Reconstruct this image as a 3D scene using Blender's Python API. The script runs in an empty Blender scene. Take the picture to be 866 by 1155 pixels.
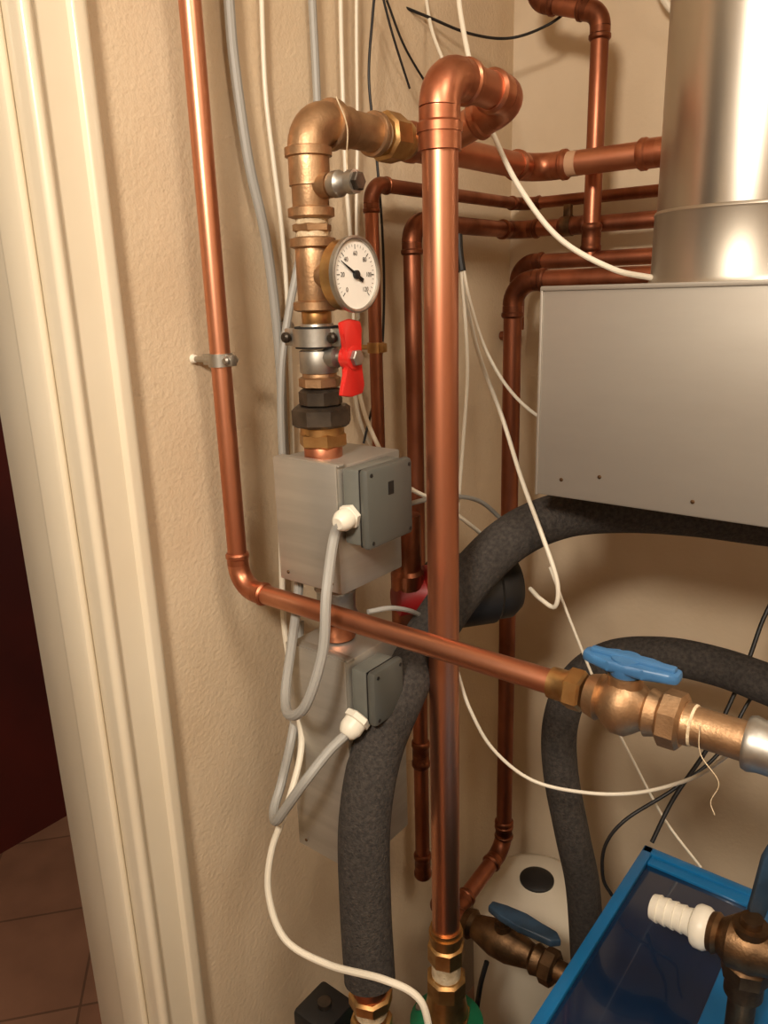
import bpy, bmesh, math, random
from mathutils import Vector, Matrix
random.seed(4)
V=Vector
# ------------------------------------------------------------ camera (calibrated: corner of room at origin,
# left wall is x=0, back wall is y=0, room in x>0,y<0, metres)
CAM=V((0.715,-1.284,1.50)); F=867.0; W,H=866.0,1155.0
yaw=math.radians(38.5); pitch=math.radians(16.0); roll=math.radians(1.7)
fh=V((-math.sin(yaw),math.cos(yaw),0)); r0=V((math.cos(yaw),math.sin(yaw),0))
fw=(fh*math.cos(pitch)+V((0,0,-math.sin(pitch)))).normalized()
u0=r0.cross(fw).normalized()
rt=r0*math.cos(roll)-u0*math.sin(roll); up=r0*math.sin(roll)+u0*math.cos(roll)
def ray(u,v): return fw+rt*((u-W/2)/F)+up*((H/2-v)/F)
def dep(u,v,d): return CAM+ray(u,v)*d
def onx(u,v,X):
    r=ray(u,v); return CAM+r*((X-CAM.x)/r.x)
def ony(u,v,Y):
    r=ray(u,v); return CAM+r*((Y-CAM.y)/r.y)
def onz(u,v,Z):
    r=ray(u,v); return CAM+r*((Z-CAM.z)/r.z)
def zat(X,Y,v):   # height on a vertical line (survey of a known post)
    k=(H/2-v)/F; n=up-fw*k
    return CAM.z-((X-CAM.x)*n.x+(Y-CAM.y)*n.y)/n.z
def xat(Y,Z,u):
    k=(u-W/2)/F; n=rt-fw*k
    return CAM.x-((Y-CAM.y)*n.y+(Z-CAM.z)*n.z)/n.x

# ------------------------------------------------------------ materials
def srgb(r,g,b):
    f=lambda c:(c/255/12.92) if c/255<=0.04045 else ((c/255+0.055)/1.055)**2.4
    return (f(r),f(g),f(b),1)
def mat(name,col,rough=0.5,metal=0.0,col2=None,scale=20,bump=0,bscale=200,stretch=None,rough2=None,emit=None,thr=(0.35,0.65),coat=0):
    m=bpy.data.materials.new(name); m.use_nodes=True; nt=m.node_tree; b=nt.nodes['Principled BSDF']
    b.inputs['Base Color'].default_value=col; b.inputs['Roughness'].default_value=rough; b.inputs['Metallic'].default_value=metal
    if coat: b.inputs['Coat Weight'].default_value=coat
    tc=nt.nodes.new('ShaderNodeTexCoord'); mp=nt.nodes.new('ShaderNodeMapping'); nt.links.new(tc.outputs['Object'],mp.inputs[0])
    if stretch: mp.inputs['Scale'].default_value=stretch
    if col2 or rough2 is not None:
        n=nt.nodes.new('ShaderNodeTexNoise'); n.inputs['Scale'].default_value=scale; n.inputs['Detail'].default_value=6
        nt.links.new(mp.outputs[0],n.inputs['Vector'])
        cr=nt.nodes.new('ShaderNodeMapRange'); cr.inputs['From Min'].default_value=thr[0]; cr.inputs['From Max'].default_value=thr[1]
        nt.links.new(n.outputs['Fac'],cr.inputs['Value'])
        if col2:
            mx=nt.nodes.new('ShaderNodeMix'); mx.data_type='RGBA'; mx.inputs['A'].default_value=col; mx.inputs['B'].default_value=col2
            nt.links.new(cr.outputs[0],mx.inputs['Factor']); nt.links.new(mx.outputs['Result'],b.inputs['Base Color'])
        if rough2 is not None:
            c2=nt.nodes.new('ShaderNodeMapRange'); c2.inputs['To Min'].default_value=rough; c2.inputs['To Max'].default_value=rough2
            nt.links.new(cr.outputs[0],c2.inputs['Value']); nt.links.new(c2.outputs[0],b.inputs['Roughness'])
    if bump:
        n2=nt.nodes.new('ShaderNodeTexNoise'); n2.inputs['Scale'].default_value=bscale; n2.inputs['Detail'].default_value=4
        nt.links.new(mp.outputs[0],n2.inputs['Vector'])
        bp=nt.nodes.new('ShaderNodeBump'); bp.inputs['Strength'].default_value=bump; bp.inputs['Distance'].default_value=0.002
        nt.links.new(n2.outputs['Fac'],bp.inputs['Height']); nt.links.new(bp.outputs[0],b.inputs['Normal'])
    if emit:
        b.inputs['Emission Color'].default_value=emit[0]; b.inputs['Emission Strength'].default_value=emit[1]
    return m
M_wall=mat('painted_plaster',srgb(212,192,163),0.75,0,srgb(203,181,151),6,0.55,190)
M_wall2=mat('painted_plaster_back',srgb(212,194,168),0.75,0,srgb(202,182,154),5,0.28,120)
M_ceil=mat('ceiling_paint',srgb(225,212,190),0.8)
M_trim=mat('ivory_gloss_paint',srgb(224,213,190),0.32,0,srgb(218,205,180),4,0.05,30,coat=0.3)
M_red=mat('dark_red_paint',srgb(88,24,14),0.6,0,srgb(70,18,12),3)
M_cop=mat('copper',srgb(214,152,122),0.33,1,srgb(184,118,88),9,0.05,60,(1,1,0.25),0.46)
M_cop2=mat('aged_copper',srgb(176,114,88),0.36,1,srgb(126,76,54),14,0.06,60,(1,1,0.4),0.52)
M_cfit=mat('copper_fitting',srgb(210,144,112),0.32,1,srgb(166,102,74),22,0.06,80,None,0.46)
M_cfit2=mat('aged_copper_fitting',srgb(164,102,74),0.36,1,srgb(106,64,46),22,0.06,80,None,0.5)
M_bronze=mat('cast_bronze',srgb(200,166,130),0.43,1,srgb(156,124,92),30,0.16,420,None,0.56)
M_bronzed=mat('dark_cast_bronze',srgb(128,100,72),0.42,1,srgb(84,64,46),35,0.2,360,None,0.55)
M_brass=mat('brass',srgb(214,178,122),0.32,1,srgb(172,130,82),30,0.08,150,None,0.45)
M_galv=mat('galvanised_steel',srgb(196,194,188),0.38,1,srgb(158,154,146),25,0.08,150,None,0.5)
M_steel=mat('brushed_sheet_steel',srgb(192,188,179),0.4,0.7,srgb(176,171,162),4,0.05,140,(1,1,12),0.48)
M_zinc=mat('zinc_hood_sheet',srgb(168,162,152),0.5,0.6,srgb(156,149,139),3,0.04,60,(1,1,3),0.58)
M_duct=mat('stainless_flue',srgb(206,200,188),0.24,1,srgb(190,183,172),3,0.03,40,(1,1,0.3),0.34)
M_collar=mat('galvanised_collar',srgb(192,186,174),0.34,0.97,srgb(176,169,157),6,0.03,40,(1,1,0.3),0.42)
M_dark=mat('dark_iron',srgb(98,88,77),0.42,0.8,srgb(64,57,50),30,0.12,200)
M_foam=mat('black_foam_insulation',srgb(66,60,55),0.85,0,srgb(42,38,35),210,1.0,380)
M_blackp=mat('black_plastic',srgb(26,25,25),0.45)
M_rub=mat('black_rubber',srgb(20,20,20),0.7)
M_wcab=mat('white_cable',srgb(224,216,198),0.45)
M_gcab=mat('grey_cable',srgb(156,154,148),0.5)
M_bcab=mat('black_cable',srgb(22,20,20),0.5)
M_jb=mat('grey_plastic_box',srgb(110,111,104),0.5,0,srgb(102,103,97),40)
M_lid=mat('grey_plastic_lid',srgb(84,85,80),0.45)
M_wpl=mat('white_plastic',srgb(228,222,206),0.4)
M_redp=mat('red_enamel',srgb(202,38,32),0.35,0,coat=0.3)
M_dred=mat('dark_red_cast',srgb(128,20,20),0.45)
M_bluep=mat('blue_enamel',srgb(62,112,158),0.42,0,srgb(52,98,142),30)
M_bluem=mat('blue_sheet_metal',srgb(18,104,158),0.35,0,srgb(14,92,142),6,coat=0.3)
M_navy=mat('navy_gloss_panel',srgb(14,34,60),0.14,0,coat=0.5)
M_slate=mat('worn_blue_lever',srgb(44,66,86),0.45,0,srgb(34,50,64),40)
M_green=mat('green_enamel',srgb(14,100,66),0.35)
M_face=mat('gauge_face',srgb(240,237,228),0.35)
M_ink=mat('black_ink',srgb(18,18,18),0.5)
M_tape=mat('hemp_ptfe_wrap',srgb(218,200,168),0.7,0,srgb(186,164,130),90,0.6,300)
M_tank=mat('white_enamel_tank',srgb(214,204,186),0.35,0,srgb(200,190,170),5)
M_lamp=mat('lamp_glass',(1,1,1,1),0.4,0,emit=((1,0.88,0.74,1),5))

def tilemat():
    m=bpy.data.materials.new('floor_tiles'); m.use_nodes=True; nt=m.node_tree; b=nt.nodes['Principled BSDF']
    tc=nt.nodes.new('ShaderNodeTexCoord'); mp=nt.nodes.new('ShaderNodeMapping'); nt.links.new(tc.outputs['Object'],mp.inputs[0])
    mp.inputs['Rotation'].default_value=(0,0,math.radians(40))
    br=nt.nodes.new('ShaderNodeTexBrick'); br.offset=0; br.inputs['Scale'].default_value=1; br.inputs['Brick Width'].default_value=0.3; br.inputs['Row Height'].default_value=0.3
    br.inputs['Mortar Size'].default_value=0.003
    br.inputs['Color1'].default_value=srgb(184,140,112); br.inputs['Color2'].default_value=srgb(166,120,94); br.inputs['Mortar'].default_value=srgb(130,96,76)
    nt.links.new(mp.outputs[0],br.inputs['Vector'])
    n=nt.nodes.new('ShaderNodeTexNoise'); n.inputs['Scale'].default_value=9; n.inputs['Detail'].default_value=5; nt.links.new(tc.outputs['Object'],n.inputs['Vector'])
    mx=nt.nodes.new('ShaderNodeMix'); mx.data_type='RGBA'; mx.blend_type='MULTIPLY'; mx.inputs['Factor'].default_value=0.5
    nt.links.new(br.outputs['Color'],mx.inputs['A']); nt.links.new(n.outputs['Fac'],mx.inputs['B'])
    nt.links.new(mx.outputs['Result'],b.inputs['Base Color']); b.inputs['Roughness'].default_value=0.35
    return m
M_tile=tilemat()

# ------------------------------------------------------------ geometry helpers
COL=bpy.context.scene.collection
groups={}
def grp(name):
    e=bpy.data.objects.new(name,None); COL.objects.link(e); e.empty_display_size=0.05; groups[e]=[]; return e
def mk(name,verts,faces,m,parent=None,smooth=True,ang=35):
    me=bpy.data.meshes.new(name); me.from_pydata([tuple(v) for v in verts],[],faces); me.update()
    bm=bmesh.new(); bm.from_mesh(me); bmesh.ops.recalc_face_normals(bm,faces=bm.faces); bm.to_mesh(me); bm.free()
    if smooth:
        for p in me.polygons: p.use_smooth=True
        me.set_sharp_from_angle(angle=math.radians(ang))
    me.materials.append(m)
    o=bpy.data.objects.new(name,me); COL.objects.link(o)
    mn=V([min(v.co[i] for v in me.vertices) for i in range(3)]); mxx=V([max(v.co[i] for v in me.vertices) for i in range(3)])
    c=(mn+mxx)/2; me.transform(Matrix.Translation(-c)); o.location=c
    if parent: groups[parent].append(o)
    return o
def frame(d):
    d=d.normalized(); a=V((0,0,1)) if abs(d.z)<0.9 else V((0,1,0))
    x=a.cross(d).normalized(); y=d.cross(x).normalized(); return x,y,d
def sweep(name,pts,r,m,parent=None,seg=20,cap=True):
    pts=[V(p) for p in pts]; q=[pts[0]]
    for p in pts[1:]:
        if (p-q[-1]).length>1e-5: q.append(p)
    pts=q; n=len(pts); rs=r if isinstance(r,(list,tuple)) else [r]*n
    T=[]
    for i in range(n):
        a=pts[max(0,i-1)]; b=pts[min(n-1,i+1)]; T.append((b-a).normalized())
    x,y,_=frame(T[0]); vs=[];fs=[]
    for i in range(n):
        if i: 
            x=(x-T[i]*x.dot(T[i])).normalized(); y=T[i].cross(x)
        for k in range(seg):
            a=2*math.pi*k/seg; vs.append(pts[i]+x*(rs[i]*math.cos(a))+y*(rs[i]*math.sin(a)))
    for i in range(n-1):
        for k in range(seg):
            k2=(k+1)%seg; fs.append((i*seg+k,i*seg+k2,(i+1)*seg+k2,(i+1)*seg+k))
    if cap: fs.append(tuple(range(seg))); fs.append(tuple((n-1)*seg+k for k in range(seg)))
    return mk(name,vs,fs,m,parent)
def lathe(name,p,d,prof,m,parent=None,seg=28,rot=0):
    x,y,d=frame(V(d)); p=V(p); vs=[];fs=[]
    for s,r in prof:
        for k in range(seg):
            a=2*math.pi*k/seg+rot; vs.append(p+d*s+x*(r*math.cos(a))+y*(r*math.sin(a)))
    n=len(prof)
    for i in range(n-1):
        for k in range(seg):
            k2=(k+1)%seg; fs.append((i*seg+k,i*seg+k2,(i+1)*seg+k2,(i+1)*seg+k))
    fs.append(tuple(range(seg))); fs.append(tuple((n-1)*seg+k for k in range(seg)))
    return mk(name,vs,fs,m,parent)
def nut(name,p,d,r,L,m,parent,sides=6,rot=0):
    c=min(L*0.15,r*0.12)
    return lathe(name,p,d,[(0,r*0.86),(c,r),(L-c,r),(L,r*0.86)],m,parent,sides,rot)
def fillet(pts,R,n=10):
    pts=[V(p) for p in pts]; out=[pts[0]]; arcs=[]
    for i in range(1,len(pts)-1):
        a,b,c=pts[i-1],pts[i],pts[i+1]; d1=(a-b).normalized(); d2=(c-b).normalized()
        ang=d1.angle(d2); 
        if ang>math.pi-0.05: out.append(b); continue
        t=min(R/math.tan(ang/2),(a-b).length*0.49,(c-b).length*0.49); Rr=t*math.tan(ang/2)
        bis=(d1+d2).normalized(); ctr=b+bis*(Rr/math.sin(ang/2))
        s=b+d1*t; e=b+d2*t; v1=s-ctr; v2=e-ctr; th=v1.angle(v2); arc=[]
        for k in range(n+1):
            f=k/n; arc.append(ctr+(v1*math.sin((1-f)*th)+v2*math.sin(f*th))/math.sin(th))
        out+=arc; arcs.append((arc,d1,d2))
    out.append(pts[-1]); return out,arcs
def collar(p,d,r,L,m,g):
    lathe('collar',p,d,[(0,r*0.9),(0,r*1.13),(L*.5,r*1.13),(L*.6,r*1.24),(L*.85,r*1.24),(L*.95,r*1.14),(L,r*1.08),(L,r*0.9)],m,g,24)
def coupling(p,d,r,L,m,g):
    d=V(d).normalized(); collar(V(p),d,r,L/2,m,g); collar(V(p),-d,r,L/2,m,g)
def run(name,pts,r,m=None,fm=None,Rf=2.6,g=None,elb=True,seg=24):
    m=m or M_cop; fm=fm or M_cfit; g=g or grp(name)
    path,arcs=fillet(pts,r*Rf)
    sweep('pipe',path,r,m,g,seg)
    if elb:
        for arc,d1,d2 in arcs:
            sweep('elbow',arc,r*1.13,fm,g,seg); collar(arc[0],d1,r,r*1.3,fm,g); collar(arc[-1],d2,r,r*1.3,fm,g)
    return g
def cat(pts,n=10):
    P=[V(p) for p in pts]; P=[P[0]*2-P[1]]+P+[P[-1]*2-P[-2]]; out=[]
    for i in range(1,len(P)-2):
        a,b,c,d=P[i-1:i+3]
        for k in range(n):
            t=k/n; out.append(0.5*((2*b)+(c-a)*t+(2*a-5*b+4*c-d)*t*t+(3*b-a-3*c+d)*t**3))
    out.append(P[-2]); return out
def cable(name,pts,r,m,parent=None): 
    return sweep(name,cat(pts),r,m,parent,10)
def box(name,a,b,m,parent=None,bev=0.002,R=None,c=None):
    a=V(a);b=V(b); mn=V([min(a[i],b[i]) for i in range(3)]); mx=V([max(a[i],b[i]) for i in range(3)])
    bm=bmesh.new(); bmesh.ops.create_cube(bm,size=1)
    for v in bm.verts: v.co=V([mn[i]+(v.co[i]+0.5)*(mx[i]-mn[i]) for i in range(3)])
    if bev: bmesh.ops.bevel(bm,geom=bm.edges[:],offset=bev,segments=2,affect='EDGES',profile=0.5)
    if R: 
        cc=(mn+mx)/2 if c is None else V(c)
        bmesh.ops.transform(bm,matrix=Matrix.Translation(cc)@R.to_4x4()@Matrix.Translation(-cc),verts=bm.verts)
    vs=[v.co.copy() for v in bm.verts]; bm.verts.index_update(); fs=[tuple(v.index for v in f.verts) for f in bm.faces]; bm.free()
    return mk(name,vs,fs,m,parent)
def prism(name,o,ax,ay,an,pts,th,m,parent,bev=0.0015):
    o=V(o);ax=V(ax).normalized();ay=V(ay).normalized();an=V(an).normalized()
    bm=bmesh.new(); n=len(pts)
    A=[bm.verts.new(o+ax*p[0]+ay*p[1]-an*th/2) for p in pts]; B=[bm.verts.new(o+ax*p[0]+ay*p[1]+an*th/2) for p in pts]
    bm.faces.new(A); bm.faces.new(B[::-1])
    for i in range(n): bm.faces.new((A[i],B[i],B[(i+1)%n],A[(i+1)%n]))
    if bev: bmesh.ops.bevel(bm,geom=bm.edges[:],offset=bev,segments=2,affect='EDGES',profile=0.5)
    bm.verts.index_update(); vs=[v.co.copy() for v in bm.verts]; fs=[tuple(v.index for v in f.verts) for f in bm.faces]; bm.free()
    return mk(name,vs,fs,m,parent)
X=V((1,0,0));Y=V((0,1,0));Z=V((0,0,1))

# ------------------------------------------------------------ room shell
RX,RY,RZ=1.75,-2.3,2.5
YJ=-0.875    # far jamb of door opening in the left wall
YO=-1.72
box('wall_back',(-0.12,0,0),(RX+.1,0.1,RZ),M_wall2,bev=0)
box('wall_right',(RX,RY,0),(RX+.1,0,RZ),M_wall,bev=0)
box('wall_front',(-0.12,RY-.1,0),(RX+.1,RY,RZ),M_wall,bev=0)
g=grp('wall_left')
box('panel_far',(-0.12,YJ+0.01,0),(0,0,RZ),M_wall,g,0)
box('panel_near',(-0.12,RY,0),(0,YO,RZ),M_wall,g,0)
box('panel_over_door',(-0.12,YO,2.08),(0,YJ+0.01,RZ),M_wall,g,0)
box('floor',(-1.5,RY-.1,-0.1),(RX+.1,1.2,0),M_tile,bev=0)
box('ceiling',(-1.5,RY-.1,RZ),(RX+.1,1.2,RZ+.1),M_ceil,bev=0)
box('wall_hall_far',(-1.4,RY-.1,0),(-1.30,1.2,RZ),M_red,bev=0)
box('wall_hall_end',(-1.3,1.1,0),(-0.12,1.2,RZ),M_red,bev=0)
box('wall_hall_near',(-1.3,RY-.1,0),(-0.12,RY,RZ),M_red,bev=0)
# door frame: moulded casing + stepped jamb, one extruded profile
yc1=onx(168,600,0.012).y; yc0=onx(104,600,0.018).y
g=grp('door_frame')
def arcp(cx,cy,r,a0,a1,n=5): return [(cx+r*math.cos(math.radians(a0+(a1-a0)*i/n)),cy+r*math.sin(math.radians(a0+(a1-a0)*i/n))) for i in range(n+1)]
prof=[(-.005,yc1)]+arcp(.010,yc1-.009,.009,90,0)+arcp(.019-.004,yc1-.016,.004,0,-60)+[(.0135,yc1-.022),(.0125,(yc0+yc1)/2),(.0135,yc0+.014)]+arcp(.013,yc0+.007,.007,60,-90,7)+[(.004,yc0),(-.006,yc0-.001)]+arcp(-.016,yc0-.004,.006,60,-40,4)[::1]+[(-.016,yc0-.010),(-.052,yc0-.010)]+arcp(-.054,yc0-.006,.004,-90,-180,3)+[(-.058,yc0-.003),(-.13,yc0-.003),(-.135,yc0),(-.135,YJ+.03),(-.005,YJ+.03)]
def simple(pts):
    out=[]
    for p in pts:
        if not out or (abs(p[0]-out[-1][0])+abs(p[1]-out[-1][1]))>1e-4: out.append(p)
    return out
prism('jamb_and_casing_far',(0,0,1.06),X,Y,Z,simple(prof),2.12,M_trim,g,0)
box('casing_near',(0,YO-.07,0),(0.02,YO,2.12),M_trim,g,0.004)
box('jamb_near',(-0.13,YO-.01,0),(0.01,YO+0.015,2.08),M_trim,g,0.003)
box('head',(-0.13,YO,2.05),(0.02,yc1,2.12),M_trim,g,0.003)

# lamps
g=grp('pendant_lamp')
LP=V((.68,-1.80,2.12))
lathe('glass_shade',LP-Z*0.07,Z,[(0,0.01),(0.01,0.06),(0.04,0.10),(0.08,0.105),(0.12,0.07),(0.14,0.02)],M_lamp,g)
lathe('cord',LP+Z*.07,Z,[(0,0.004),(RZ-.035-LP.z-.07,0.004)],M_blackp,g,10)
lathe('ceiling_rose',(LP.x,LP.y,RZ-.035),Z,[(0,0.02),(0.01,0.045),(0.034,0.05)],M_wpl,g)
g=grp('added_fill_fixture')  # added out-of-view disc fixture that dresses the ceiling fill light
L2=V((1.2,-1.1,RZ-.06))
lathe('opal_disc',L2-Z*.02,Z,[(0,0.15),(0.015,0.19),(0.04,0.2),(0.06,0.2)],M_lamp,g,48)
lathe('base',L2+Z*.04,Z,[(0,0.205),(0.0195,0.205)],M_wpl,g,48)

# ------------------------------------------------------------ left copper pipe (22 mm) : down the wall, then straight out
PL=onx(262,560,0.045); xl,yl=PL.x,PL.y
zh=zat(xl,yl,662)
YH=yl
xe=xat(YH,zh,640)
g=run('copper_pipe',[(xl,yl,2.5),(xl,yl,zh),(xe,YH,zh)],0.0112)
# clip on left pipe
g=grp('pipe_clip'); zc=zat(xl,yl,406)
lathe('band',(xl,yl,zc-.007),Z,[(0,.0115),(0,.0135),(.014,.0135),(.014,.0115)],M_galv,g)
box('ear',(xl-.026,yl-.004,zc-.006),(xl-.010,yl+.004,zc+.006),M_galv,g,.001)
box('ear_front',(xl+.010,yl-.004,zc-.006),(xl+.022,yl+.004,zc+.006),M_galv,g,.001)
lathe('screw',(xl+.016,yl-.009,zc),Y,[(0,.003),(.002,.0045),(.016,.0045),(.018,.003)],M_galv,g,12)
lathe('rod',(0.0005,yl-0.002,zc),X,[(0,.0032),(.03,.0032)],M_galv,g,10)
lathe('wall_plug',(0.0005,yl-0.002,zc),X,[(0,.0055),(.002,.005),(.004,.0045),(.005,.004)],M_wpl,g,12)

# ------------------------------------------------------------ valve on horizontal pipe
def xx(u): return xat(YH,zh,u)
g=grp('lever_ball_valve')
p=lambda x:V((x,YH,zh))
lathe('adapter_collar',p(xx(622)),X,[(0,.0115),(0,.014),(.012,.014),(.016,.016),(.02,.016),(.022,.0125)],M_brass,g)
nut('adapter_nut',p(xx(640)),X,.0185,.016,M_brass,g,6,.3)
xb0,xb1=xx(664),xx(745)
lb=xb1-xb0
lathe('body',p(xb0),X,[(0,.017),(.010,.020),(.012,.016),(lb*.3,.021),(lb*.42,.0255),(lb*.58,.0255),(lb*.7,.021),(lb-.012,.016),(lb-.009,.020),(lb,.017)],M_bronze,g)
xc=(xb0+xb1)/2
lathe('bonnet',(xc,YH,zh+.015),Z,[(0,.015),(.013,.014),(.013,.010),(.022,.010),(.022,.006),(.028,.006)],M_bronze,g)
nut('union_nut',p(xb1),X,.0235,.019,M_bronze,g,8,.2)
xq=xb1+.019
lathe('tail_pipe',p(xq),X,[(0,.017),(.006,.017),(.006,.0155),(xx(842)-xq,.0155)],M_bronze,g)
lathe('hemp_wrap',p(xq+.004),X,[(0,.0165),(.001,.0170),(.003,.0168),(.004,.016)],M_tape,g)
lathe('galvanised_coupling',p(xx(842)),X,[(0,.017),(0,.020),(.004,.0215),(.010,.020),(.04,.020),(.044,.0215),(.05,.020)],M_galv,g)
lathe('pipe_end',p(xx(842)+.05),X,[(0,.0165),(RX-xx(842)-.052,.0165)],M_galv,g)
# blue lever
hz=zh+.037
L=[(-.040,-.006),(-.030,-.010),(-.014,-.013),(.0,-.014),(.016,-.012),(.038,-.009),(.044,-.006),(.044,.006),(.038,.009),(.016,.012),(0,.014),(-.014,.013),(-.030,.010),(-.040,.006)]
L=[(a*.95,b) for a,b in L]
prism('lever',(xc+.002,YH,hz),X,Y,Z,L,.009,M_bluep,g,.003)
prism('lever_rib',(xc+.002,YH,hz+.005),X,Y,Z,[(-.032,-.004),(.038,-.004),(.038,.004),(-.032,.004)],.006,M_bluep,g,.002)
lathe('lever_hub',(xc,YH,hz-.010),Z,[(0,.012),(.008,.014),(.016,.012),(.017,.006)],M_bluep,g)
cable('hemp_strand',[(xx(795),YH-.017,zh+.012),(xx(800),YH-.020,zh-.01),(xx(822),YH-.018,zh-.03),(xx(815),YH-.016,zh-.05),(xx(820),YH-.014,zh-.062)],.0004,M_tape,g)

# ------------------------------------------------------------ heat-meter column
CX=0.15; CY=onx(354,300,CX).y
def cz(v): return zat(CX,CY,v)
ZM=cz(135)                        # level of the main 35 mm line
RS=ony(497,300,-0.606); rx,ry=RS.x,RS.y     # central riser position
g=grp('bronze_manifold')
c=V((CX,CY,0)); at=lambda v:V((CX,CY,cz(v)))
R=.0205
path,arcs=fillet([(CX,CY,ZM-.06),(CX,CY,ZM),(CX,CY+.06,ZM)],.028)
sweep('elbow',path,R,M_bronze,g,28)
def band(v,r1,r2,h,m=M_bronze,n=28,nm='rim'):
    z=cz(v); lathe(nm,(CX,CY,z-h/2),Z,[(0,r1),(h*.15,r2),(h*.85,r2),(h,r1)],m,g,n)
def seg(va,vb,r,m=M_bronze,nm='body',n=28):
    za,zb=cz(va),cz(vb); lathe(nm,(CX,CY,zb),Z,[(0,r*.97),(.001,r),(za-zb-.001,r),(za-zb,r*.97)],m,g,n)
seg(165,245,.0185); band(172,.019,.0235,.011); band(240,.019,.0235,.011)
seg(245,268,.0165,M_tape,'hemp_wrap'); nut('hex_nipple',(CX,CY,cz(262)),Z,.0205,.008,M_bronze,g,6)
seg(268,350,.0185); band(274,.019,.0235,.011); band(345,.019,.0235,.011)
seg(350,365,.0155,M_brass); 
# valve
seg(365,400,.0175,M_galv,'valve_neck'); seg(395,420,.0205,M_galv,'valve_body'); seg(419,436,.0185,M_bronze,'valve_lower')
nut('valve_hex',(CX,CY,cz(437)),Z,.0225,.012,M_bronze,g,8)
seg(434,455,.016,M_dark,'union_thread'); 
nut('union_nut_top',(CX,CY,cz(458)),Z,.0235,cz(438)-cz(458),M_dark,g,8,.1)
nut('union_nut',(CX,CY,cz(480)),Z,.033,cz(457)-cz(480),M_dark,g,8,.25)
seg(478,490,.024,M_brass,'adapter'); nut('adapter_hex',(CX,CY,cz(503)),Z,.027,cz(486)-cz(503),M_brass,g,6,.4); seg(502,524,.021,M_cop,'adapter_tail')
# horizontal part
def seg2(y0,y1,r,m=M_bronze,nm='run'):
    lathe(nm,(CX,y0,ZM),Y,[(0,r*.96),(.0015,r),(y1-y0-.0015,r),(y1-y0,r*.96)],m,g)
# find y of u on the line x=CX,z=ZM
def yat(Xv,Zv,u):
    k=(u-W/2)/F; n=rt-fw*k
    return CAM.y-((Xv-CAM.x)*n.x+(Zv-CAM.z)*n.z)/n.y
ya=yat(CX,ZM,372); yb=yat(CX,ZM,424); yd=yat(CX,ZM,448); ye=yat(CX,ZM,474)
seg2(ya-.004,ya+.006,.0245,nm='rim'); seg2(ya,yb,.0185); seg2(yb-.008,yb,.023,nm='rim')
seg2(yb,yb+.010,.018,M_tape,'hemp_wrap')
nut('union',(CX,yb+.008,ZM),Y,.026,yd-yb-.008,M_brass,g,8,.3)
seg2(yd,yd+.012,.0215,M_brass,'ferrule'); seg2(yd+.010,ye+.01,.0195,M_bronze)
wr=cable('hemp_strand',[(CX+.022,CY+.02,ZM+.02),(CX+.026,CY+.03,ZM-.005),(CX+.02,CY+.035,ZM-.03),(CX+.024,CY+.03,ZM-.045)],.0007,M_tape,g)
# bleed port
pz=cz(212)
lathe('port',(CX+.012,CY,pz),X,[(0,.012),(.016,.012),(.016,.010),(.02,.010)],M_bronze,g)
lathe('bleed_screw',(CX+.030,CY,pz),X,[(0,.0085),(0,.0115),(.003,.0125),(.010,.0125),(.013,.010),(.022,.009),(.022,.011),(.03,.011),(.031,.006)],M_galv,g,20)
nut('bleed_hex',(CX+.058,CY,pz),X,.009,.008,M_dark,g)
# gauge port
gz=cz(312); 
lathe('gauge_boss',(CX+.012,CY,gz),X,[(0,.0145),(.016,.0145),(.016,.009),(.0235,.009)],M_bronze,g)
g=grp('temperature_gauge'); gx=CX+.036
lathe('case',(gx,CY,gz),X,[(0,.012),(0,.030),(.002,.034),(.014,.034),(.016,.036),(.0165,.033)],M_brass,g,48)
lathe('bezel',(gx+.0155,CY,gz),X,[(0,.034),(.001,.0365),(.006,.0365),(.0068,.0348),(.006,.033),(.0015,.0328)],M_galv,g,48)
fx=gx+.019
lathe('dial',(fx-.001,CY,gz),X,[(0,.03),(0,.0328),(.0012,.0328)],M_face,g,48)
for i in range(31):
    a=math.radians(225-i*9); L_=.0045 if i%5==0 else .0025; w=.00045 if i%5==0 else .00022
    d=V((0,math.cos(a),math.sin(a))); t=V((0,-math.sin(a),math.cos(a))); r1=.0285; o=V((fx+.0005,CY,gz))
    q=[o+d*(r1-L_)-t*w,o+d*r1-t*w,o+d*r1+t*w,o+d*(r1-L_)+t*w]; mk('tick',q,[(0,1,2,3)],M_ink,g,False)
for i in range(7):
    a=math.radians(225-i*45); d=V((0,math.cos(a),math.sin(a)))
    cu=bpy.data.curves.new('numeral','FONT'); cu.body=str(i*20); cu.size=.0062; cu.align_x='CENTER'; cu.align_y='CENTER'
    o=bpy.data.objects.new('numeral',cu); COL.objects.link(o); o.rotation_euler=(math.pi/2,0,math.pi/2)
    o.location=V((fx+.0007,CY,gz))+d*.020; cu.materials.append(M_ink); groups[g].append(o)
a=math.radians(150); d=V((0,math.cos(a),math.sin(a))); t=V((0,-math.sin(a),math.cos(a))); o=V((fx+.0015,CY,gz))
mk('needle',[o-d*.012-t*.0022,o+d*.026-t*.0004,o+d*.026+t*.0004,o-d*.012+t*.0022],[(0,1,2,3)],M_ink,g,False)
lathe('needle_hub',(fx,CY,gz),X,[(0,.0042),(.003,.0042),(.0035,.002)],M_ink,g,16)
lathe('stem',(gx-.010,CY,gz),X,[(0,.0085),(.011,.0085)],M_brass,g,16)

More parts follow.
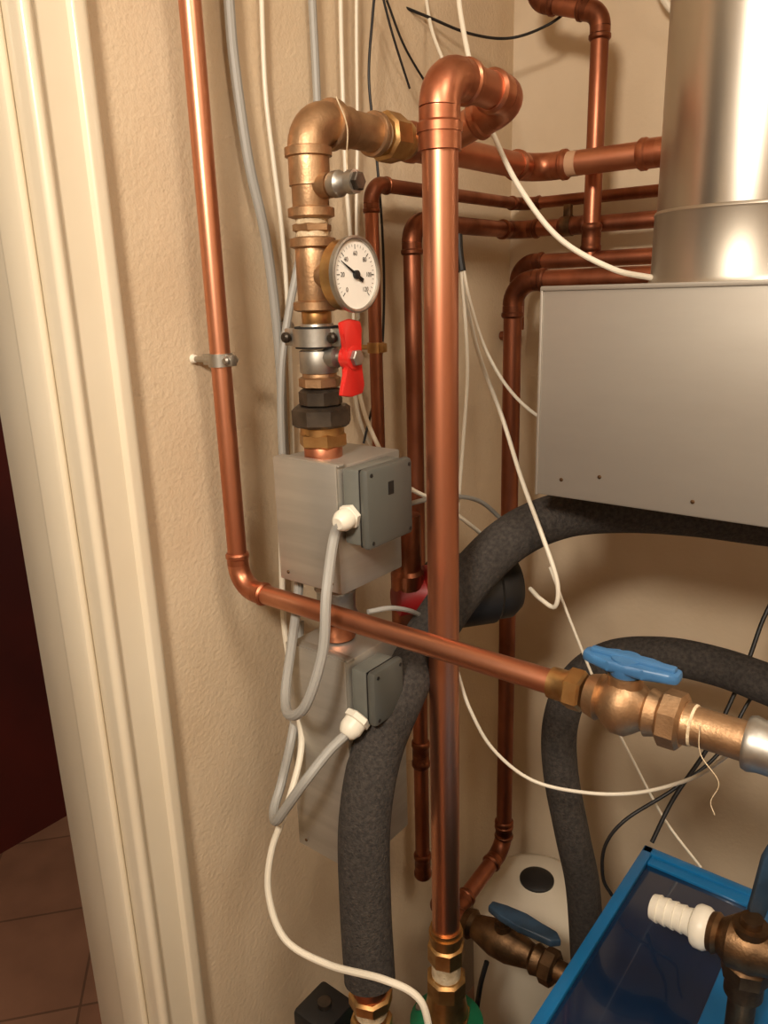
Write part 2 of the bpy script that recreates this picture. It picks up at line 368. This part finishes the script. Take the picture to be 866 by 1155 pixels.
# clamp with rubber
g=grp('pipe_clamp'); z=cz(380)
lathe('rubber',(CX,CY,z-.011),Z,[(0,.0185),(0,.024),(.022,.024),(.022,.0185)],M_rub,g)
lathe('band',(CX,CY,z-.009),Z,[(0,.0235),(0,.0262),(.018,.0262),(.018,.0235)],M_galv,g)
for dx in (V((-.8,-.25,0)),V((.8,-.1,0))):
    dx=dx.normalized()
    pc=V((CX,CY,z))+dx*.031
    box('ear',pc-V((.007,.003,.009)),pc+V((.007,.003,.009)),M_galv,g,.001)
    lathe('screw',pc-Y*.012,Y,[(0,.0035),(.002,.0055),(.006,.0055),(.006,.003),(.022,.003)],M_dark,g,12)
wp=onx(322,376,0); ww=V((CX,CY,z)); dd=(wp-ww); dd.z=0; Ld=dd.length; dd.normalize()
lathe('threaded_rod',ww+dd*.025,dd,[(0,.004),(Ld-.026,.004)],M_galv,g,10)
lathe('wall_flange',(0.0005,wp.y,z),X,[(0,.014),(.003,.014),(.004,.007),(.01,.006)],M_galv,g)

# red butterfly valve handle
g=grp('butterfly_valve_handle'); z=cz(402); hx=CX+.046
lathe('stem',(CX+.015,CY,z),X,[(0,.012),(.012,.011),(.014,.006),(.034,.006)],M_galv,g,16)
bt=[(-.006,-.010),(-.013,-.024),(-.016,-.036),(-.004,-.039),(.010,-.037),(.013,-.028),(.008,-.012),(.011,0),(.008,.012),(.012,.026),(.010,.035),(-.002,.038),(-.013,.035),(-.012,.024),(-.007,.010),(-.010,0)]
bt=[(a*1.3,b*1.02) for a,b in bt]
prism('wings',(hx,CY,z),Y,Z,X,bt,.006,M_redp,g,.002)
prism('rib',(hx-.006,CY,z),Y,Z,X,[(-.003,-.034),(.003,-.034),(.003,.034),(-.003,.034)],.012,M_redp,g,.001)
lathe('hub',(hx-.008,CY,z),X,[(0,.012),(.012,.012),(.0125,.009)],M_redp,g,20)
nut('lock_nut',(hx+.004,CY,z),X,.0085,.006,M_galv,g)

# ------------------------------------------------------------ steel housings of circulation units
def housing(name,ztop,zbot,flip=False):
    g=grp(name)
    x0,x1,y0,y1=.110,.200,-.712,-.605
    box('shell',(x0,y0,zbot),(x1,y1,ztop),M_steel,g,.002)
    box('cover_plate',(x0-.001,y0-.0025,zbot+.002),(x1+.0005,y0,ztop+.002),M_steel,g,.001)
    box('top_flange',(x0-.001,y0,ztop-.001),(x1+.002,y0+.012,ztop+.0025),M_steel,g,.001)
    for (a,b) in ((x0+.012,zbot+.012),(x1-.012,zbot+.012)):
        lathe('rivet',(a,y0-.004,b),Y,[(0,.001),(.0008,.002),(.002,.002)],M_bronzed,g,12)
    return g,x0,x1,y0,y1
zt1=zat(.2,-.712,527); zb1=zat(.2,-.712,672)
zt2=zat(.2,-.712,748); zb2=zat(.2,-.712,985)
g,x0,x1,y0,y1=housing('heater_housing',zt1,zb1)
jt=zat(.25,-.70,530); jbm=zat(.25,-.70,622)
def jbox(jt,jbm,name='junction_box',wd=.080):
    g=grp(name)
    box('base',(x1+.0025,y0+.004,jbm+.002),(x1+.026,y0+wd-.002,jt-.002),M_jb,g,.004)
    box('lid',(x1+.026,y0+.002,jbm),(x1+.038,y0+wd,jt),M_lid,g,.005)
    box('lid_seam',(x1+.025,y0+.0035,jbm+.0015),(x1+.027,y0+wd-.0015,jt-.0015),M_blackp,g,.001)
    for a in (y0+.009,y0+wd-.007):
        for b in (jbm+.007,jt-.007):
            lathe('screw',(x1+.037,a,b),X,[(0,.0022),(.0014,.0022),(.0015,.002)],M_blackp,g,12)
    return g
g=jbox(jt,jbm); yc_=y0+.041; zm_=(jt+jbm)/2
box('label',(x1+.0378,yc_-.005,zm_+.010),(x1+.0384,yc_+.004,zm_+.024),M_ink,g,0)
def gland(g,p,d,m=M_wpl,s=1):
    nut('gland_nut',p,d,.0135*s,.008*s,m,g,6,.2)
    lathe('gland_dome',V(p)+V(d).normalized()*.008*s,d,[(0,.0115*s),(.008*s,.0115*s),(.014*s,.0085*s),(.016*s,.006*s)],m,g,20)
gp1=V((x1+.014,y0+.004,zat(x1+.014,y0,582)))
gland(g,gp1,(0.05,-1,-.15))
gland(g,V((x1+.018,y0+.078,zm_)),(0,1,0),M_wpl,.8)
housing('heater_housing',zt2,zb2)
g=jbox(zt2-.004,zt2-.070,wd=.056)
gp2=V((x1+.014,y0+.004,zt2-.062)); gland(g,gp2,(-.1,-.8,-.55),M_wpl,1.15)
g=grp('rubber_foot')
lathe('foot',(.14,y0+.03,zb2-.02),Z,[(0,.010),(.005,.013),(.0195,.013)],M_rub,g)
# coupling between housings
g=grp('pipe_union'); zz=zt2
h=zb1-zt2
cy2=-.668
lathe('tail',(CX,cy2,zt2+.003),Z,[(0,.021),(h*.25,.021),(h*.25,.017),(h-.004,.017)],M_cfit,g)
lathe('coupling',(CX,cy2,zt2+h*.32),Z,[(0,.021),(h*.08,.025),(h*.14,.0225),(h*.42,.0225),(h*.48,.025),(h*.55,.021)],M_galv,g)
lathe('tail_top',(CX,cy2,zt2+h*.85),Z,[(0,.02),(h*.145,.02)],M_brass,g)

# grey power cables of the units
g1=gp1+V((0,-.018,-.003)); 
cable('power_cable',[g1+V((0,.01,0)),g1,dep(376,610,.79),dep(368,670,.77),dep(364,735,.775),dep(345,795,.79),dep(326,806,.82),dep(322,780,.86),dep(330,720,.88),dep(337,660,.90),onx(338,610,.05),onx(340,560,.04)],.0056,M_gcab)
g2=gp2+V((-.002,-.016,-.012))
cable('power_cable',[g2+V((0,.008,.006)),g2,dep(372,846,.84),dep(345,880,.83),dep(322,912,.85),dep(311,926,.87),dep(309,912,.90),dep(318,880,.92),dep(331,820,.93),onx(337,760,.05),onx(338,700,.04)],.0056,M_gcab)

# ------------------------------------------------------------ main line to the back wall and behind the flue
ytee=yat(CX,ZM,478)
YB=-.206
g=run('main_copper_pipe',[(CX,ye,ZM),(CX,YB,ZM),(1.2,YB,ZM)],.0165,Rf=2.0)
coupling((CX,ytee,ZM),Y,.0178,.07,M_cfit,g)
coupling((xat(YB,ZM,742),YB,ZM),X,.0165,.05,M_cfit,g)
lathe('paper_label',(xat(YB,ZM,640),YB,ZM),X,[(0,.0167),(.016,.0167)],mat('paper_tag',srgb(190,150,118),.6),g)

# central riser with swan-neck
ZT=zat(rx,ry,82)
y2=yat(rx,ZT,580)
zbr=zat(rx,ry,1045)
g=run('riser_copper_pipe',[(rx,ry,zbr-.02),(rx,ry,ZT),(rx,y2,ZT),(CX,y2,ZM)],.0178,Rf=1.7)
zc=zat(rx,ry,145)
lathe('ring',(rx,ry,zc-.004),Z,[(0,.018),(0,.0225),(.008,.0225),(.008,.018)],M_cfit,g)
lathe('ring',(rx,ry,zc-.02),Z,[(0,.018),(0,.021),(.016,.021),(.016,.018)],M_cfit,g)
def vs_(v): return zat(rx,ry,v)
g=grp('brass_union')
def sg(va,vb,r0_,r1_,m,n=28,nm='body'):
    lathe(nm,(rx,ry,vs_(vb)),Z,[(0,r1_),(vs_(va)-vs_(vb),r0_)],m,g,n)
sg(1045,1062,.0205,.0205,M_brass); sg(1050,1056,.0225,.0225,M_brass,28,'ring')
nut('hex',(rx,ry,vs_(1082)),Z,.0245,vs_(1062)-vs_(1082),M_brass,g,8); sg(1080,1100,.0195,.0195,M_tape,28,'hemp_wrap')
nut('hex',(rx,ry,vs_(1118)),Z,.027,vs_(1098)-vs_(1118),M_brass,g,8,.2)
sg(1116,1142,.024,.030,M_brass); sg(1140,1156,.032,.032,M_brass,8,'lower_nut')
zp=vs_(1146)
g=grp('green_circulation_pump')
lathe('flange',(rx,ry,zp-.03),Z,[(0,.045),(.004,.05),(.022,.05),(.03,.036)],M_green,g)
lathe('neck',(rx,ry,zp-.13),Z,[(0,.03),(.1,.03)],M_green,g)
lathe('volute',(rx-.04,ry,zp-.2),X,[(0,.04),(.01,.07),(.06,.07),(.08,.05)],M_green,g)
lathe('motor',(rx+.04,ry,zp-.2),X,[(0,.045),(.10,.045),(.11,.035)],M_blackp,g)
lathe('lower_pipe',(rx,ry,0),Z,[(0,.0178),(zp-.2,.0178)],M_cop,g)
for k in range(2):
    lathe('flange_bolt',(rx+(-1)**k*.038,ry-.01,zp-.012),Z,[(0,.006),(.012,.006)],M_galv,g,6)

# ------------------------------------------------------------ pipes on the back / left wall (older copper)
pe=onx(418,207,.045); zE=pe.z
run('aged_copper_pipe',[(.045,pe.y,zat(.045,pe.y,520)),(.045,pe.y,zE),(.045,-.045,zE),(1.3,-.045,zE)],.0092,M_cop2,M_cfit2)
pf=onx(464,250,.055); zF=pf.z
g=run('aged_copper_pipe',[(.055,pf.y,.55),(.055,pf.y,zF),(.055,-.085,zF),(1.3,-.085,zF)],.0125,M_cop2,M_cfit2,2.2)
coupling((.055,pf.y,zat(.055,pf.y,715)),Z,.0125,.05,M_cfit2,g); coupling((.055,pf.y,zat(.055,pf.y,850)),Z,.0125,.05,M_cfit2,g)
coupling((.055,pf.y,zat(.055,pf.y,975)),Z,.0125,.05,M_cfit2,g)
coupling((xat(-.085,zF,648),-.085,zF),X,.0125,.05,M_cfit2,g)
g=grp('pipe_clip'); xk=xat(-.085,zF,640)
lathe('band',(xk-.008,-.085,zF),X,[(0,.013),(0,.0155),(.016,.0155),(.016,.013)],M_bronzed,g)
box('ear',(xk-.006,-.09,zF+.014),(xk+.006,-.08,zF+.032),M_bronzed,g,.001)
lathe('rod',(xk,-.07,zF),Y,[(0,.004),(.069,.004)],M_bronzed,g,10)
YG=-.145
pg=ony(584,300,YG); zG=ony(690,291,YG).z
run('aged_copper_pipe',[(pg.x,YG,zat(pg.x,YG,372)),(pg.x,YG,zG),(1.3,YG,zG)],.0115,M_cop2,M_cfit2)
pd=ony(673,120,YG)
g=run('aged_copper_pipe',[(pd.x,YG,zG),(pd.x,YG,zat(pd.x,YG,14)),(pd.x-.10,YG,zat(pd.x,YG,14)+.035),(pd.x-.10,YG,2.4)],.0125,M_cop2,M_cfit2,2.0)
coupling((pd.x,YG,zG+.03),Z,.0125,.04,M_cfit2,g)
YC=-.245
pc=ony(577,420,YC); zH=ony(660,314,YC).z
zcb=zat(pc.x,YC,955)
g=run('aged_copper_pipe',[(1.3,YC,zH),(pc.x,YC,zH),(pc.x,YC,zcb),(pc.x,-.40,zcb-.02),(pc.x-.02,-.45,.55),(pc.x+.05,-.45,.55)],.0135,M_cop2,M_cfit2)
coupling((pc.x,YC,zat(pc.x,YC,935)),Z,.0135,.04,M_cfit2,g)
ps=ony(520,378,-.03)
run('aged_copper_pipe',[(0.001,-.03,ps.z),(ony(585,374,-.03).x,-.03,ps.z)],.008,M_cop2,M_cfit2)
g=grp('pipe_clip'); zb=zat(.045,pe.y,392)
lathe('band',(.045,pe.y,zb-.007),Z,[(0,.0095),(0,.0115),(.014,.0115),(.014,.0095)],M_brass,g)
box('ear',(.053,pe.y-.006,zb-.006),(.062,pe.y+.004,zb+.006),M_brass,g,.001)
lathe('rod',(0.001,pe.y,zb),X,[(0,.0035),(.035,.0035)],M_brass,g,10)

# ------------------------------------------------------------ foam insulated pipes
g=grp('foam_insulated_pipe')
ip=[dep(417,1104,.90),dep(412,1020,.89),dep(411,930,.88),dep(424,850,.885),dep(452,780,.905),dep(487,712,.955),dep(530,652,.98),dep(578,606,.98),dep(635,581,.985),dep(700,575,.99),dep(780,579,.99),dep(866,590,.985),dep(960,600,.985)]
sweep('foam',cat(ip,14),.030,M_foam,g,36)
pb=ip[0]
lathe('pipe_stub',pb-Z*.10,Z,[(0,.016),(.10,.016)],M_cop,g)
nut('ring',pb-Z*.035,Z,.026,.018,M_brass,g,8); lathe('collar',pb-Z*.018,Z,[(0,.02),(.014,.022),(.018,.02)],M_cfit,g)
nut('hex',pb-Z*.085,Z,.025,.03,M_brass,g,8); lathe('hemp_wrap',pb-Z*.05,Z,[(0,.019),(.012,.0195)],M_tape,g)
lathe('lower_pipe',(pb.x,pb.y,0),Z,[(0,.016),(pb.z-.1,.016)],M_cop,g)
g=grp('foam_insulated_pipe')
ip=[dep(950,805,.9),dep(866,772,.95),dep(810,752,1.0),dep(750,740,1.03),dep(690,743,1.07),dep(650,770,1.10),dep(632,815,1.12),dep(632,870,1.13),dep(645,940,1.14),dep(657,1000,1.16),dep(662,1080,1.2),dep(664,1160,1.28)]
sweep('foam',cat(ip,14),.0255,M_foam,g,32)

# old circulation pump behind
g=grp('circulation_pump')
a=dep(460,674,1.02); b=dep(600,690,1.08); d=(b-a); d.z=0; d.normalize()
lathe('volute',a-d*.02,d,[(0,.016),(.004,.024),(.02,.027),(.03,.026),(.04,.028),(.045,.040),(.055,.040)],M_dred,g)
lathe('motor',a+d*.035,d,[(0,.045),(.01,.050),(.08,.050),(.085,.046),(.105,.046),(.117,.038),(.12,.02)],M_blackp,g)
lathe('inlet',a+V((0,0,-.09)),Z,[(0,.018),(.05,.018),(.055,.022),(.08,.022)],M_cfit2,g)
lathe('outlet',a+V((0,0,.015)),Z,[(0,.022),(.02,.022),(.025,.018),(.10,.018)],M_cfit2,g)

# ------------------------------------------------------------ flue hood + duct
YHD=-.50
pl=ony(608,450,YHD); xh0=pl.x
zht=ony(612,324,YHD).z; zhb=ony(609,558,YHD).z
g=grp('flue_hood')
box('hood_body',(xh0,YHD,zhb),(.80,-.275,zht),M_zinc,g,.003)
box('top_lip',(xh0-.001,YHD-.002,zht-.004),(.801,YHD+.01,zht+.001),M_zinc,g,.001)
box('side_flange',(xh0-.0015,YHD-.0015,zhb),(xh0+.0015,YHD+.012,zht),M_zinc,g,.0005)
for (u,v) in ((633,541),(781,566),(676,538)):
    q=ony(u,v,YHD); lathe('rivet',q-Y*.001,Y,[(0,.001),(.0003,.0022),(.001,.0022)],M_bronzed,g,12)
g=grp('flue_duct')
dx,dy=.492,-.388
lathe('collar',(dx,dy,zht+.001),Z,[(0,.0945),(.005,.092),(.066,.0915),(.068,.0922),(.070,.0915),(.071,.0905)],M_collar,g,64)
lathe('duct',(dx,dy,zht+.07),Z,[(0,.0895),(RZ-zht-.071,.0895)],M_duct,g,64)
box('seam',(dx+.045,dy-.082,zht+.074),(dx+.050,dy-.070,RZ-.001),M_duct,g,.0008)

# ------------------------------------------------------------ blue boiler, tank, valves at the bottom
zB=.75
pB=onz(727,955,zB)
g=grp('blue_boiler')
bx0,by1=pB.x,pB.y; bx1,by0=1.05,-1.0
box('casing',(bx0,by0,0),(bx1,by1,zB-.004),M_bluem,g,.006)
box('rim_left',(bx0,by0,zB-.006),(bx0+.014,by1,zB+.004),M_bluem,g,.002)
box('rim_back',(bx0,by1-.014,zB-.006),(bx1,by1,zB+.004),M_bluem,g,.002)
box('top_plate',(bx0+.140,by0,zB-.006),(bx1,by1-.012,zB+.003),M_bluem,g,.002)
box('glass_panel',(bx0+.014,by0,zB-.005),(bx0+.140,by1-.03,zB-.002),M_navy,g,.0005)
box('strip',(bx0+.014,by1-.03,zB-.006),(bx0+.18,by1-.012,zB+.001),M_bluem,g,.001)
g=grp('expansion_tank')
tp=ony(596,985,-.17)
tx,ty,tz=tp.x+.02,-.175,tp.z+.0
lathe('shell',(tx,ty,0.03),Z,[(0,.08),(.03,.115),(tz-.12,.12),(tz-.08,.118),(tz-.055,.10),(tz-.035,.07),(tz-.03,.0)],M_tank,g,40)
lathe('cap',(tx,ty,tz-.008),Z,[(0,.032),(.010,.032),(.014,.026),(.015,.012)],M_blackp,g)
lathe('foot_ring',(tx,ty,0),Z,[(0,.09),(.04,.088)],M_blackp,g)
# dark valve w/ blue lever low down
g=grp('lever_ball_valve')
yv=-.45; zv=.55
q0=xat(yv,zv,525); q1=xat(yv,zv,612)
lathe('body',(q0,yv,zv),X,[(0,.02),(.012,.023),(.018,.018),((q1-q0)*.4,.027),((q1-q0)*.6,.027),(q1-q0-.018,.018),(q1-q0-.012,.023),(q1-q0,.02)],M_bronzed,g)
nut('nut',(q1,yv,zv),X,.026,.022,M_bronzed,g,8); lathe('tail',(q1+.02,yv,zv),X,[(0,.016),(bx0-q1-.022,.016)],M_bronzed,g)
qm=(q0+q1)/2
lathe('bonnet',(qm,yv,zv+.015),Z,[(0,.014),(.018,.013),(.018,.009),(.04,.009)],M_bronzed,g)
prism('lever',(qm+.022,yv,zv+.052),X,Y,Z,[(-.045,-.007),(-.02,-.013),(.01,-.014),(.06,-.011),(.072,0),(.06,.011),(.01,.014),(-.02,.013),(-.045,.007)],.012,M_slate,g,.003)
cable('power_cable',[(qm-.01,yv-.03,zv-.02),(qm-.015,yv-.04,zv-.06),(qm-.03,yv-.03,zv-.15)],.004,M_bcab)
# drain valve with white hose tail on the right
g=grp('drain_valve')
A=dep(735,1022,.80); B=dep(802,1050,.76); d=(B-A).normalized(); Lq=(B-A).length
prof=[(0,.010),(.001,.0125)]
s=.001
for i in range(5):
    prof+=[(s+.007,.0142),(s+.0075,.0125)]; s+=.0085
prof+=[(s+.001,.0125),(s+.001,.019),(s+.004,.021),(s+.012,.021),(max(Lq,s+.016),.018)]
lathe('hose_tail',A,d,prof,M_wpl,g)
lathe('body',B-d*.005,d,[(0,.017),(.010,.020),(.014,.017),(.025,.025),(.045,.025),(.065,.018),(.07,.022),(.085,.022)],M_bronzed,g)
C=B+d*.035
lathe('stem',C,Z,[(0,.018),(.026,.016),(.026,.010),(.034,.010)],M_bronzed,g)
l0=dep(855,1022,.735); l1=dep(876,955,.71); dl=(l1-l0); ll=dl.length; nn=(V((.5,-.8,0))); nn=(nn-dl.normalized()*nn.dot(dl.normalized())).normalized(); sd=dl.normalized().cross(nn)
prism('lever',l0,dl,sd,nn,[(-.012,-.008),(ll*.8,-.010),(ll*1.0,-.007),(ll*1.05,.0),(ll*1.0,.007),(ll*.8,.010),(-.012,.008)],.008,M_slate,g,.002)
nut('flange_nut',C-Z*.035,Z,.023,.02,M_bronzed,g,8)
lathe('outlet',C-Z*.055,Z,[(0,.018),(.02,.018)],M_bronzed,g)
if C.z-.055>zB+.006: lathe('outlet_pipe',(C.x,C.y,zB+.0035),Z,[(0,.013),(C.z-.055-zB-.003,.013)],M_bronzed,g)
# small black control box on a post at the bottom
g=grp('black_control_box')
q=dep(366,1134,1.0)
box('body',(q.x-.03,q.y-.03,q.z-.10),(q.x+.028,q.y+.03,q.z),M_blackp,g,.006)
lathe('knob',q+V((0,0,0)),Z,[(0,.009),(.007,.009),(.008,.005)],M_dark,g,16)
lathe('post',(q.x,q.y,0),Z,[(0,.03),(.006,.03),(.008,.012),(q.z-.099,.012)],M_blackp,g,16)

# ------------------------------------------------------------ cables
def wall(pts,xo=.012): return [onx(u,v,xo) for u,v in pts]
cable('grey_conduit',wall([(252,-80),(258,0),(264,70),(280,180),(298,260),(308,330),(315,400),(319,470),(322,540),(326,620)],.014),.0060,M_gcab)
cable('grey_conduit',wall([(350,-60),(352,0),(356,80),(360,180),(362,300),(365,420)],.012),.005,M_gcab)
cable('grey_conduit',wall([(350,230),(338,290),(326,350),(318,410),(317,470),(320,540)],.028),.005,M_gcab)
cable('white_cable',wall([(294,-60),(295,0),(299,100),(308,180),(318,260),(324,340),(328,430),(330,520)],.01),.0028,M_wcab)
cable('white_cable',wall([(384,-60),(384,0),(386,90),(390,200),(396,280),(399,350),(400,440),(412,490),(440,530),(478,560)],.012),.0028,M_wcab)
cable('white_cable',wall([(402,-40),(402,50),(403,150),(402,250),(404,360)],.012),.0022,M_wcab)
cable('black_cable',wall([(425,-30),(420,20),(416,90),(424,170),(431,260),(433,340),(428,420),(410,500)],.03),.0018,M_bcab)
cable('black_cable',wall([(436,0),(455,50),(478,90),(500,120)],.03),.0016,M_bcab)
cable('black_cable',wall([(430,-10),(443,40),(462,100)],.03),.0016,M_bcab)
cable('black_cable',[dep(436,0,1.05),dep(480,18,1.08),dep(530,38,1.12),dep(575,43,1.15),dep(618,28,1.12),dep(652,2,1.1)],.002,M_bcab)
cable('white_cable',[dep(515,-30,.95),dep(520,20,.95),dep(535,90,.93),dep(560,160,.92),(dep(590,218,.90)),dep(632,270,.89),dep(690,303,.87),dep(738,314,.815)],.0032,M_wcab)
cable('white_cable',[dep(478,-20,1.1),dep(486,30,1.08),dep(500,70,1.05)],.0025,M_wcab)
cable('white_cable',[dep(740,-20,1.1),dep(750,2,1.1),dep(770,25,1.1),dep(800,60,1.1)],.005,M_wcab)
g=grp('cable_bundle')
cable('head',[dep(517,265,.95),dep(518,285,.95),dep(521,306,.95)],.005,M_bcab,g)
cable('strand_1',[dep(521,300,.95),dep(526,340,.96),dep(540,400,.98),dep(566,470,1.0),(dep(588,540,.96)),dep(610,600,.93),dep(628,655,.92),dep(626,684,.93),dep(610,676,.95),dep(598,664,.98)],.0028,M_wcab,g)
cable('strand_2',[dep(522,300,.95),dep(530,340,.95),dep(548,395,.96),dep(575,440,.98),dep(608,470,1.0),dep(640,480,1.05)],.0022,M_wcab,g)
cable('strand_3',[dep(520,300,.95),dep(524,350,.96),dep(527,420,.97),dep(522,500,.98),dep(515,590,.99),dep(512,640,1.0)],.0024,M_wcab,g)
cable('white_cable',[onx(402,350,.06),onx(405,440,.06),dep(425,500,.98),dep(455,545,.96),dep(500,570,.97),dep(540,600,1.0),dep(553,614,1.05)],.0028,M_wcab)
cable('grey_cable',[dep(455,570,.93),dep(500,560,.96),dep(540,565,1.0),dep(570,590,1.05)],.003,M_gcab)
cable('grey_cable',[dep(415,690,.88),dep(445,686,.9),dep(475,695,.95),dep(490,720,1.0)],.003,M_gcab)
cable('white_cable',[onx(317,600,.02),onx(320,700,.02),dep(332,780,.93),dep(340,840,.92),dep(325,905,.90),dep(306,960,.90),dep(303,1010,.90),dep(322,1060,.89),dep(370,1088,.87),dep(430,1104,.83),dep(468,1122,.82),dep(482,1150,.82),dep(486,1200,.83)],.0040,M_wcab)
cable('white_cable',[dep(515,755,.92),dep(530,800,.93),dep(556,845,.95),(dep(600,880,.95)),dep(660,894,.93),dep(720,894,.90),dep(780,878,.85),dep(815,856,.78),dep(838,838,.72)],.0022,M_wcab)
cable('white_cable',[dep(620,640,.95),dep(645,705,.97),dep(680,790,1.0),dep(715,860,1.03),dep(750,925,1.05),dep(790,978,1.05)],.0018,M_wcab)
cable('black_cable',[dep(880,660,1.0),dep(860,700,1.0),dep(838,760,1.0),dep(800,840,1.0),dep(760,900,1.0),dep(735,950,1.0)],.0028,M_bcab)
cable('black_cable',[dep(880,740,1.02),dep(845,790,1.02),dep(810,850,1.02),dep(760,890,1.02),dep(705,925,1.03),dep(682,955,1.04),dep(680,990,1.05),dep(690,1010,1.05)],.0024,M_bcab)

# ------------------------------------------------------------ finish grouping
for e,ch in groups.items():
    if not ch: continue
    c=sum((o.location for o in ch),V((0,0,0)))/len(ch); e.location=c
    for o in ch:
        o.parent=e; o.location=o.location-c

# ------------------------------------------------------------ lights
def area(name,loc,tgt,size,power,col):
    l=bpy.data.lights.new(name,'AREA'); l.shape='DISK'; l.size=size; l.energy=power; l.color=col
    o=bpy.data.objects.new(name,l); COL.objects.link(o); o.location=loc
    o.rotation_euler=(V(tgt)-V(loc)).to_track_quat('-Z','Y').to_euler(); return o
area('pendant_lamp_light',LP-Z*.09+Y*.04,(0.35,-.4,1.1),.22,23,(1,.875,.725))
area('ceiling_fill_light',L2-Z*.03,(1.1,-1.0,0),.36,10,(1,.875,.725))  # soft fill added at the ceiling to brighten the room
area('hall_light',(-.7,.2,2.4),(-.7,-.4,0),.4,3.5,(1,.78,.55))
w=bpy.data.worlds.new('world'); bpy.context.scene.world=w; w.use_nodes=True
w.node_tree.nodes['Background'].inputs[0].default_value=(1,.85,.7,1); w.node_tree.nodes['Background'].inputs[1].default_value=.2
try: bpy.context.scene.view_settings.view_transform='Standard'
except Exception as ex: print(ex)
cd=bpy.data.cameras.new('camera'); cd.sensor_fit='VERTICAL'; cd.sensor_height=24; cd.sensor_width=18; cd.lens=24*F/H; cd.clip_start=.02
co=bpy.data.objects.new('camera',cd); COL.objects.link(co)
co.matrix_world=Matrix(((rt.x,up.x,-fw.x,CAM.x),(rt.y,up.y,-fw.y,CAM.y),(rt.z,up.z,-fw.z,CAM.z),(0,0,0,1)))
bpy.context.scene.camera=co
